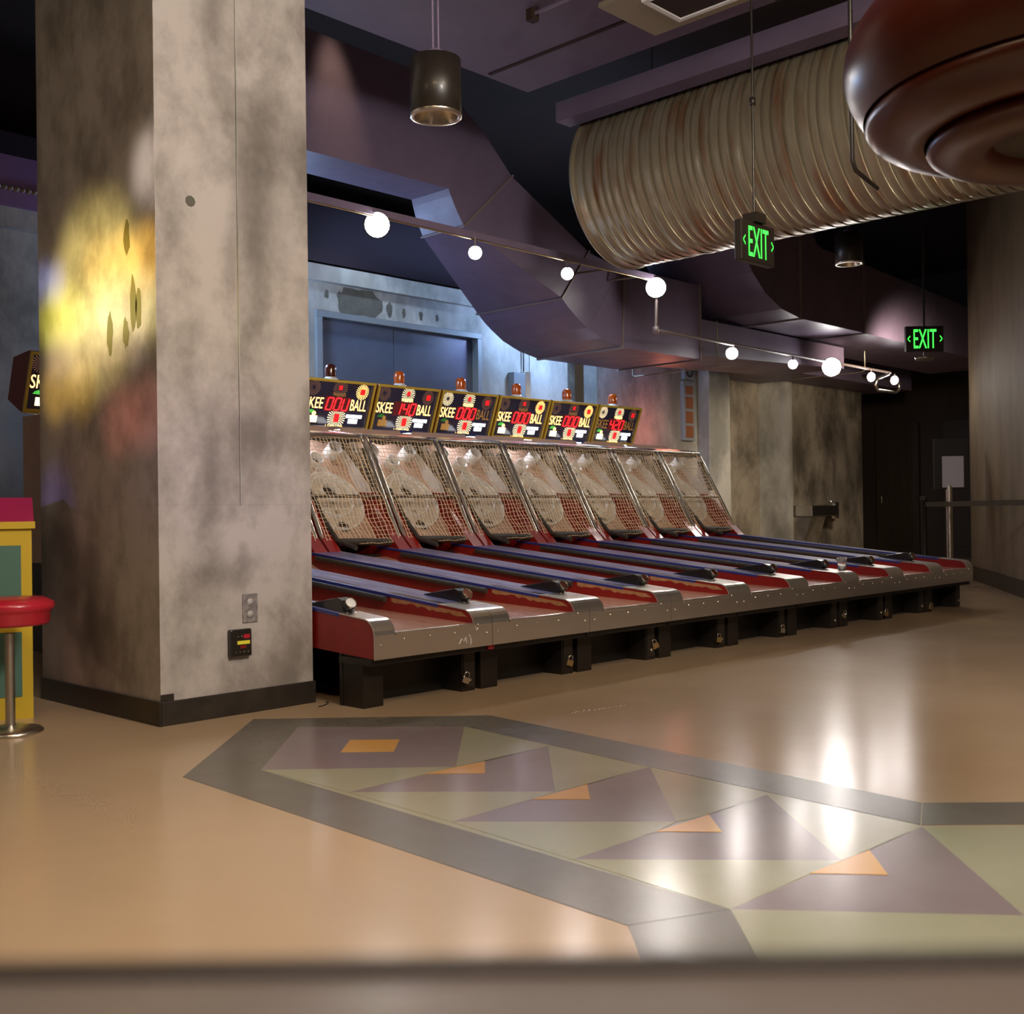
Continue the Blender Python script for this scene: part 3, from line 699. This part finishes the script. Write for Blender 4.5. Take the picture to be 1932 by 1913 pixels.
for y in (4.0, 4.5): box('clamp', m_ceil_dark, cd, -.03, .03, y, y + .05, -.04, .03)
# ceiling grille
gv = thing('ceiling_vent', 'beige ceiling air grille with pale frame at the top edge', 'vent', (5.44, 3.72, 3.9))
box('vent_panel', m_beige, gv, -.28, .28, -.47, .47, -.03, 0)
for c in ((-.18, .20, -.36, -.33), (-.18, .20, .20, .23)): box('vent_frame', m_white, gv, c[0], c[1], c[2], c[3], -.045, -.03)
for c in ((-.18, -.15, -.33, .20), (.17, .20, -.33, .20)): box('vent_frame', m_white, gv, c[0], c[1], c[2], c[3], -.045, -.03)
box('vent_opening', m_ceil_dark, gv, -.15, .17, -.33, .20, -.036, -.03)
# upper dark beams over the back wall
st(box('trim_4', m_trimdk, None, 1.0, 12.0, 9.4, 9.9, 3.5, 4.1))
st(box('wall_upper', m_ceil_dark, None, 1.0, 17.3, 10.0, 10.1, 3.2, 5.0))

# ------------------------------------------------------------------ rectangular duct with transition and elbow
dA = thing('rectangular_duct', 'purple sheet metal duct that bends down from upper left and runs right behind the spotlights', 'duct', (0, 0, 0))
def loft(name, sts, m, parent):
    # station: (bottom x, bottom z, top x, top z, ynear, yfar)
    vs = []; fs = []
    for bx, bz, tx, tz, yn, yf in sts: vs += [(bx, yn, bz), (bx, yf, bz), (tx, yf, tz), (tx, yn, tz)]
    n = len(sts)
    for i in range(n - 1):
        for k in range(4):
            fs.append((4 * i + k, 4 * i + (k + 1) % 4, 4 * i + 4 + (k + 1) % 4, 4 * i + 4 + k))
    fs += [(3, 2, 1, 0), (4 * n - 4, 4 * n - 3, 4 * n - 2, 4 * n - 1)]
    return MB().add(vs, fs).obj(name, m, parent)
S0 = (3.2, 3.51, 3.2, 4.41, 6.6, 7.05); S1 = (6.19, 3.51, 6.05, 4.37, 6.6, 7.05)
loft('straight_section', [S0, S1], m_duct, dA)
el = [S1, (6.215, 3.46, 6.30, 4.25, 6.6, 7.06), (6.265, 3.37, 6.60, 4.06, 6.6, 7.08), (6.356, 3.24, 6.93, 3.76, 6.6, 7.10)]
loft('upper_elbow', el, m_duct, dA)
S3 = (7.558, 2.805, 7.935, 3.276, 6.6, 7.67)
loft('transition', [el[-1], S3], m_duct, dA)
low = [S3, (7.64, 2.735, 8.03, 3.255, 6.6, 7.67), (7.736, 2.67, 8.12, 3.24, 6.6, 7.67), (7.9, 2.577, 8.22, 3.225, 6.6, 7.67), (8.12, 2.50, 8.34, 3.215, 6.6, 7.67), (8.41, 2.447, 8.46, 3.21, 6.6, 7.67)]
loft('lower_elbow', low, m_duct, dA)
loft('straight_section', [low[-1], (9.71, 2.447, 9.71, 3.21, 6.6, 7.67)], m_duct, dA)
loft('straight_section', [(9.71, 2.50, 9.71, 2.88, 6.65, 7.62), (12.9, 2.62, 12.9, 2.88, 6.65, 7.62)], m_duct, dA)
def flange(s, w=.018, e=.014):
    bx, bz, tx, tz, yn, yf = s; d = Vector((tx - bx, 0, tz - bz)).normalized(); nrm = Vector((d.z, 0, -d.x))
    mb = MB()
    c = [Vector((bx, yn - e, bz)) - d * e, Vector((bx, yf + e, bz)) - d * e, Vector((tx, yf + e, tz)) + d * e, Vector((tx, yn - e, tz)) + d * e]
    vs = [p - nrm * w for p in c] + [p + nrm * w for p in c]
    mb.add(vs, [(0, 1, 2, 3), (7, 6, 5, 4), (0, 4, 5, 1), (1, 5, 6, 2), (2, 6, 7, 3), (3, 7, 4, 0)])
    mb.obj('flange', m_duct_edge, dA)
flange(el[-1], .008); flange(S3, .008); flange(low[-1], .012); flange((9.71, 2.447, 9.71, 3.21, 6.6, 7.67), .012)
# creases pressed in the side sheets
MB().tube([(8.0, 6.597, 2.66), (8.25, 6.597, 3.0)], .003, 5).obj('sheet_crease', m_duct_edge, dA)
# trapeze hangers
for x in (9.95, 13.25):
    hg = thing('duct_hanger', 'thin rod trapeze hanger under the purple duct', 'hanger', (x, 0, 0))
    MB().tube([(0, 6.55, 2.86), (0, 6.55, 2.40 if x < 11 else 2.62), (0, 6.60, 2.385 if x < 11 else 2.6), (0, 7.62, 2.385 if x < 11 else 2.6), (0, 7.66, 2.40 if x < 11 else 2.62), (0, 7.66, 2.86)], .008, 6).obj('hanger_rod', m_pipe, hg)
    hg['label'] = 'thin rod hanger under the purple duct, above the slim wall panel' if x < 11 else 'thin rod hanger at the far end of the purple duct, past the columns'
# second duct
dB = thing('rectangular_duct', 'purple duct with a curved shoulder above and behind the hanging exit sign', 'duct', (0, 0, 0))
loB = [(9.35, 3.95, 11.0, 3.95, 6, 7.17), (9.44, 3.72, 11.0, 3.85, 6, 7.17), (9.58, 3.47, 11.02, 3.80, 6, 7.17), (9.76, 3.26, 11.06, 3.76, 6, 7.17), (10.0, 3.08, 11.1, 3.74, 6, 7.17), (10.32, 2.96, 11.15, 3.73, 6, 7.17), (10.7, 2.905, 11.2, 3.72, 6, 7.17)]
loft('shoulder', [(9.3, 4.6, 11.0, 4.6, 6, 7.17)] + loB, m_duct, dB)
loft('straight_section', [loB[-1], (12.13, 2.905, 12.13, 3.70, 6, 7.17)], m_duct, dB)
loft('straight_section', [(12.13, 2.90, 12.13, 3.70, 6, 7.17), (16.6, 2.90, 16.6, 3.5, 6.0, 7.17)], m_duct, dB)
dAx = dA; dA = dB
flange((10.7, 2.905, 10.7, 3.72, 6, 7.17), .014); flange((12.13, 2.905, 12.13, 3.72, 6, 7.17), .014)
dA = dAx

# ------------------------------------------------------------------ round duct, towards the camera
rd = thing('round_duct', 'huge round ribbed metal duct with brown stains coming from the ceiling', 'duct', (6.93, 0, 3.41))
R = .615; prof = []
y = 5.42
prof.append((0, y)); prof.append((R + .012, y)); prof.append((R + .016, y - .02)); prof.append((R, y - .035))
y -= .05; rr = random.Random(11)
while y > -.3:
    st_ = .055 + .04 * rr.random()
    am = .002 + .006 * rr.random()
    prof += [(R, y), (R + .003, y - st_ * .4), (R + .002, y - st_ * .75), (R + am, y - st_ * .88), (R, y - st_)]
    y -= st_
MB().lathe(prof, (0, 0, 0), 72, 'y').obj('spiral_shell', m_spiral, rd)
for x, y_ in ((-.15, 5.0), (.1, 2.2)): MB().tube([(x, y_, -.62), (x, y_, 1.0)], .005, 5).obj('hanger_wire', m_pipe, rd)

# ------------------------------------------------------------------ track and spotlights
tr = thing('light_track', 'long thin conduit track carrying the spotlights from the pillar to the far right', 'track', (0, 6.1, 0))
box('track_bar', m_duct, tr, 3.9, 8.30, -.02, .02, 2.98, 3.03)
for x in (7.75, 8.2): MB().tube([(x, 0, 3.02), (x, .495, 3.05)], .01, 6).obj('support_arm', m_duct_edge, tr)
MB().tube([(3.9, -.02, 2.97), (8.30, -.02, 2.97)], .006, 6).obj('cable', m_brass, tr)
MB().tube([(8.30, 0, 3.0), (8.30, .02, 2.56)], .014, 8).obj('drop_pipe', m_duct_edge, tr)
MB().lathe([(.0, -.03), (.028, -.03), (.028, .03), (0, .03)], (8.30, .02, 2.54), 12).obj('elbow_box', m_duct_edge, tr)
MB().tube([(8.30, .02, 2.54), (10.5, .28, 2.60), (13.6, .28, 2.60)], .016, 8).obj('track_bar', m_duct_edge, tr)
MB().tube([(13.55, .28, 2.58), (13.25, .28, 2.50), (13.18, .28, 2.42), (13.25, .28, 2.36), (13.75, .28, 2.36), (13.85, .28, 2.40), (13.85, .28, 2.48), (13.75, .28, 2.52)], .018, 8).obj('bent_conduit', m_steel, tr)
heads = [((5.018, 6.08, 2.915), 2.99, .085, 'big bright spotlight on the track nearest the pillar'), ((5.972, 6.08, 2.870), 2.99, .050, 'small spotlight second from the pillar'),
         ((7.036, 6.08, 2.865), 2.99, .050, 'small spotlight third from the pillar, in front of the duct bend'), ((8.256, 6.08, 2.915), 2.99, .088, 'big bright spotlight at the end of the upper track'),
         ((9.883, 6.33, 2.497), 2.58, .060, 'first spotlight on the lower track, beside the pale column'), ((11.156, 6.36, 2.497), 2.59, .050, 'small spotlight between the pale column and the biggest far light'),
         ((12.035, 6.36, 2.54), 2.59, .105, 'biggest bright spotlight on the lower track'), ((13.034, 6.36, 2.501), 2.59, .055, 'narrow spotlight second from the far end of the lower track'),
         ((13.674, 6.36, 2.51), 2.59, .055, 'last spotlight at the far end of the lower track')]
for (x, y, z), tz, r, d in heads:
    t = thing('track_spotlight', d, 'spotlight', (x, y, z), 0, 'spotlights on the track')
    dirv = (Vector((0, 0, 1.2)) - Vector((x, y, z))).normalized()
    if r < .057 and x > 12: dirv = (dirv + Vector((.25, -.55, -.1))).normalized()
    q = dirv.to_track_quat('Z', 'Y').to_euler()
    h = MB().lathe([(0, -.17), (r * .6, -.17), (r * .75, -.11), (r * 1.06, -.02), (r * 1.10, .004), (r * 1.02, .004), (r, -.006)], (0, 0, 0), 20).obj('lamp_housing', m_lampblack, t); h.rotation_euler = q
    bf = MB().lathe([(0, .012), (r * .6, .006), (r, -.006)], (0, 0, 0), 20).obj('lamp_lens', e_lamp, t); bf.rotation_euler = q
    MB().tube([(0, 0, .02), (0, 0, max(.04, tz - z))], .008, 6).obj('bracket', m_duct_edge, t)
    if 8 < x < 8.4: lamp('lamp_spill', 'POINT', (x - .1, 5.93, 2.86), 5, (1., .92, .85), shadow_soft_size=.05)
    lp = lamp('track_beam', 'SPOT', Vector((x, y, z)) + dirv * .03, 38 if r > .08 else 15, (1., .9, .82), Vector((x, y, z)) + dirv + Vector((0, 0, -.55)), spot_size=2.0, spot_blend=1., shadow_soft_size=r)

# ------------------------------------------------------------------ cans, exit signs, red lamp
def can(x, y, z, r, h, label, grp='black can pendants'):
    t = thing('can_pendant', label, 'ceiling light', (x, y, z), 0, grp)
    MB().lathe([(r * .93, .0), (r, .004), (r, h), (r * .8, h + .004), (0, h + .006)], (0, 0, 0), 32).obj('can_body', m_lampblack, t)
    MB().lathe([(r * 1.005, .006), (r * 1.01, -.006), (r * .86, -.008), (r * .86, 0)], (0, 0, 0), 32).obj('rim', m_steel, t)
    MB().lathe([(r * .86, -.004), (r * .8, .02), (r * .62, .10), (r * .3, .16), (0, .165)], (0, 0, 0), 32).obj('reflector', m_chrome, t)
    MB().lathe([(r * .42, h), (r * .42, h + .03), (r * .25, h + .045), (0, h + .045)], (0, 0, 0), 20).obj('stem_cap', m_duct, t)
    for dx in (-.014, .02): MB().tube([(dx, 0, h + .03), (dx, 0, 4.0 - z if x < 5.9 else 5.0 - z)], .006, 6).obj('stem', m_duct, t)
can(3.52, 3.83, 2.735, .118, .26, 'black can pendant with chrome reflector hanging in front of the upper duct')
can(9.22, 4.69, 3.05, .118, .26, 'dark can pendant far right, only its chrome rim glinting')
def exit_sign(x, y, z, rz, s, label, rod):
    t = thing('exit_sign', label, 'exit sign', (x, y, z), rz, 'green exit signs')
    box('sign_case', m_lampblack, t, -.17 * s, .17 * s, 0, .05, -.115 * s, .115 * s, bevel=.006)
    l = link('lettering', text_mesh('EXIT', .17 * s, e_exit, .205 * s), t, (0, -.002, 0))
    for sx, tx in ((-1, '<'), (1, '>')):
        link('arrow', text_mesh(tx, .06 * s, e_exit, .022 * s), t, (sx * .145 * s, -.002, 0))
    if rod:
        box('top_canopy', m_lampblack, t, -.05, .05, -.02, .07, .115 * s, .17 * s)
        MB().tube([(0, .025, .17 * s), (0, .025, 2.2)], .007, 6).obj('hanging_rod', m_lampblack, t)
        MB().lathe([(0, -.02), (.018, -.02), (.018, .02), (0, .02)], (0, .025, .80), 10).obj('rod_coupling', m_lampblack, t)
    else:
        MB().lathe([(0, 0), (.08, .0), (.09, .03), (0, .03)], (0, .02, -.2), 16).obj('sensor_disc', m_pipe, t)
        MB().tube([(0, .02, -.17), (0, .02, -.115)], .01, 6).obj('stem', m_lampblack, t)
        MB().tube([(0, .02, .115), (0, .02, 2.0)], .01, 6).obj('stem', m_lampblack, t)
exit_sign(5.50, 3.34, 2.385, -.02, .98, 'green EXIT sign hung on a thin rod before the round duct', True)
exit_sign(10.40, 4.53, 2.49, math.radians(-46), 1.05, 'green EXIT sign in the dark at the far right', False)
t = thing('tiered_lamp', 'large rust-red lamp of three stacked rounded tiers at the upper right', 'ceiling light', (2.80, .84, 1.95))
tiers = [[(.28, .22), (.45, .16), (.52, .08), (.535, .0), (.52, -.06), (.485, -.115)],
         [(.470, -.105), (.487, -.13), (.47, -.155), (.42, -.18), (.37, -.19), (.345, -.185)],
         [(.330, -.178), (.345, -.2), (.33, -.218), (.28, -.232), (.2, -.225), (.19, -.19)]]
for tt in tiers:
    o = MB().lathe(tt, (0, 0, 0), 64).obj('lamp_tier', m_redlamp, t)
    md = o.modifiers.new('s', 'SUBSURF'); md.levels = 1; md.render_levels = 1
MB().lathe([(.0, -.19), (.21, -.19)], (0, 0, 0), 32).obj('lamp_underside', m_dark, t)
MB().lathe([(0, .22), (.3, .21), (.3, .18)], (0, 0, 0), 32).obj('lamp_top', m_dark, t)
MB().tube([(0, 0, .2), (0, 0, 1.94)], .015, 8).obj('stem', m_dark, t)
hp = thing('bent_pipe', 'dark bent hanger pipe crossing in front of the round duct', 'pipe', (0, 0, 0))
MB().tube([(5.2, 2.62, 3.6), (5.2, 2.62, 2.62), (5.23, 2.62, 2.58), (5.55, 2.66, 2.56)], .012, 8).obj('pipe', m_lampblack, hp)

# ------------------------------------------------------------------ left edge: cabinet, stool
cb = thing('game_cabinet', 'yellow-edged game cabinet with green panels and pink sloping top at the left edge', 'arcade cabinet', (2.17, 5.10, 0), math.radians(-22))
box('cabinet_body', m_red, cb, -.60, .0, .0, .30, .04, .86)
box('front_frame', m_yelpanel, cb, -.60, .0, -.012, .0, 0, .86)
box('green_panel', m_green, cb, -.55, -.045, -.016, -.010, .44, .78); box('green_panel', m_green, cb, -.55, -.045, -.016, -.010, .10, .39)
MB().prism([(-.02, .86), (-.02, .885), (.28, 1.0), (.30, .86)], 'x', -.61, .01).obj('sloping_top', m_pink, cb)
box('top_edge', m_yelpanel, cb, -.62, .015, -.03, -.02, .855, .887)
sl = thing('bar_stool', 'round red vinyl stool on a chrome disc base at the left edge', 'stool', (1.945, 4.80, 0))
MB().lathe([(0, 0), (.13, 0), (.132, .01), (.12, .02), (.05, .035), (0, .036)], (0, 0, 0), 32).obj('base_disc', m_steel, sl)
MB().lathe([(.02, .03), (.02, .42)], (0, 0, 0), 12).obj('post', m_steel, sl)
MB().lathe([(0, .455), (.150, .455), (.16, .465), (.16, .505), (.17, .515), (.18, .53), (.175, .55), (.14, .568), (0, .572)], (0, 0, 0), 32).obj('seat', m_stool, sl)
# purple upper wall at the left with small bulbs
pb = st(box('wall_panel_upper', mat('purple_paint', (.22, .12, .26), .6), None, 1.0, 4.4, 8.5, 8.6, 3.24, 3.62))
for k in range(12): MB().lathe([(0, 8.46 - 8.46), (.016, .015), (.018, .04)], (3.35 + k * .045, 8.46, 3.37), 10, 'y').obj('bulb', m_beige, pb)

# ------------------------------------------------------------------ sign stand and queue belt at the right
ss = thing('sign_stand', 'black framed sign with a white sheet on a shiny pole by the right wall', 'sign', (12.9, 5.34, 0), math.radians(-52))
MB().lathe([(0, 0), (.17, 0), (.17, .015), (.03, .03), (0, .03)], (0, 0, 0), 24).obj('base', m_steel, ss)
MB().lathe([(.035, .02), (.035, 1.14)], (-.02, 0, 0), 16).obj('pole', m_chrome, ss)
box('sign_frame', m_lampblack, ss, -.19, .19, -.02, .02, 1.10, 1.68, bevel=.004)
box('sign_sheet', m_paper, ss, -.10, .14, -.026, -.02, 1.12, 1.48)
qb = thing('queue_barrier', 'black queue post with dark belt stretched across in front of the right wall', 'barrier', (13.1, 5.75, 0))
MB().lathe([(0, 0), (.17, 0), (.16, .02), (.04, .04), (.035, .05), (.035, .96), (.045, .97), (.045, 1.02), (0, 1.03)], (0, 0, 0), 20).obj('post', m_lampblack, qb)
MB().prism([(0.0, -.003), (-2.30, -2.03), (-2.30, -2.025), (0, .003)], 'z', .90, .955).obj('belt', m_rubber, qb)

# ------------------------------------------------------------------ small litter on floor
li = thing('torn_paper', 'tiny torn white paper bits scattered on the floor before the alleys', 'litter', (3.95, 3.28, .0013)); lr = random.Random(4)
mb = MB()
for k in range(22):
    x = -.16 + .32 * k / 22 + .01 * lr.random(); y = .09 * (x + .16) - .1 * (k / 22) + .02 * lr.random(); s = .003 + .006 * lr.random()
    mb.add([(x, y, 0), (x + s * 1.5, y + s * .3, .002), (x + s, y + s, .001), (x - s * .2, y + s * .8, .002)], [(0, 1, 2, 3)])
o = mb.obj('scrap', m_white, li); o['kind'] = 'stuff'
wi = MB().tube([(3.16, 4.30, .004), (3.20, 4.31, .004), (3.235, 4.33, .005), (3.26, 4.355, .008), (3.262, 4.38, .004)], .0022, 6).obj('wire_scrap', m_black)
tag(wi, 'short curved black wire on the floor at the pillar corner', 'wire')
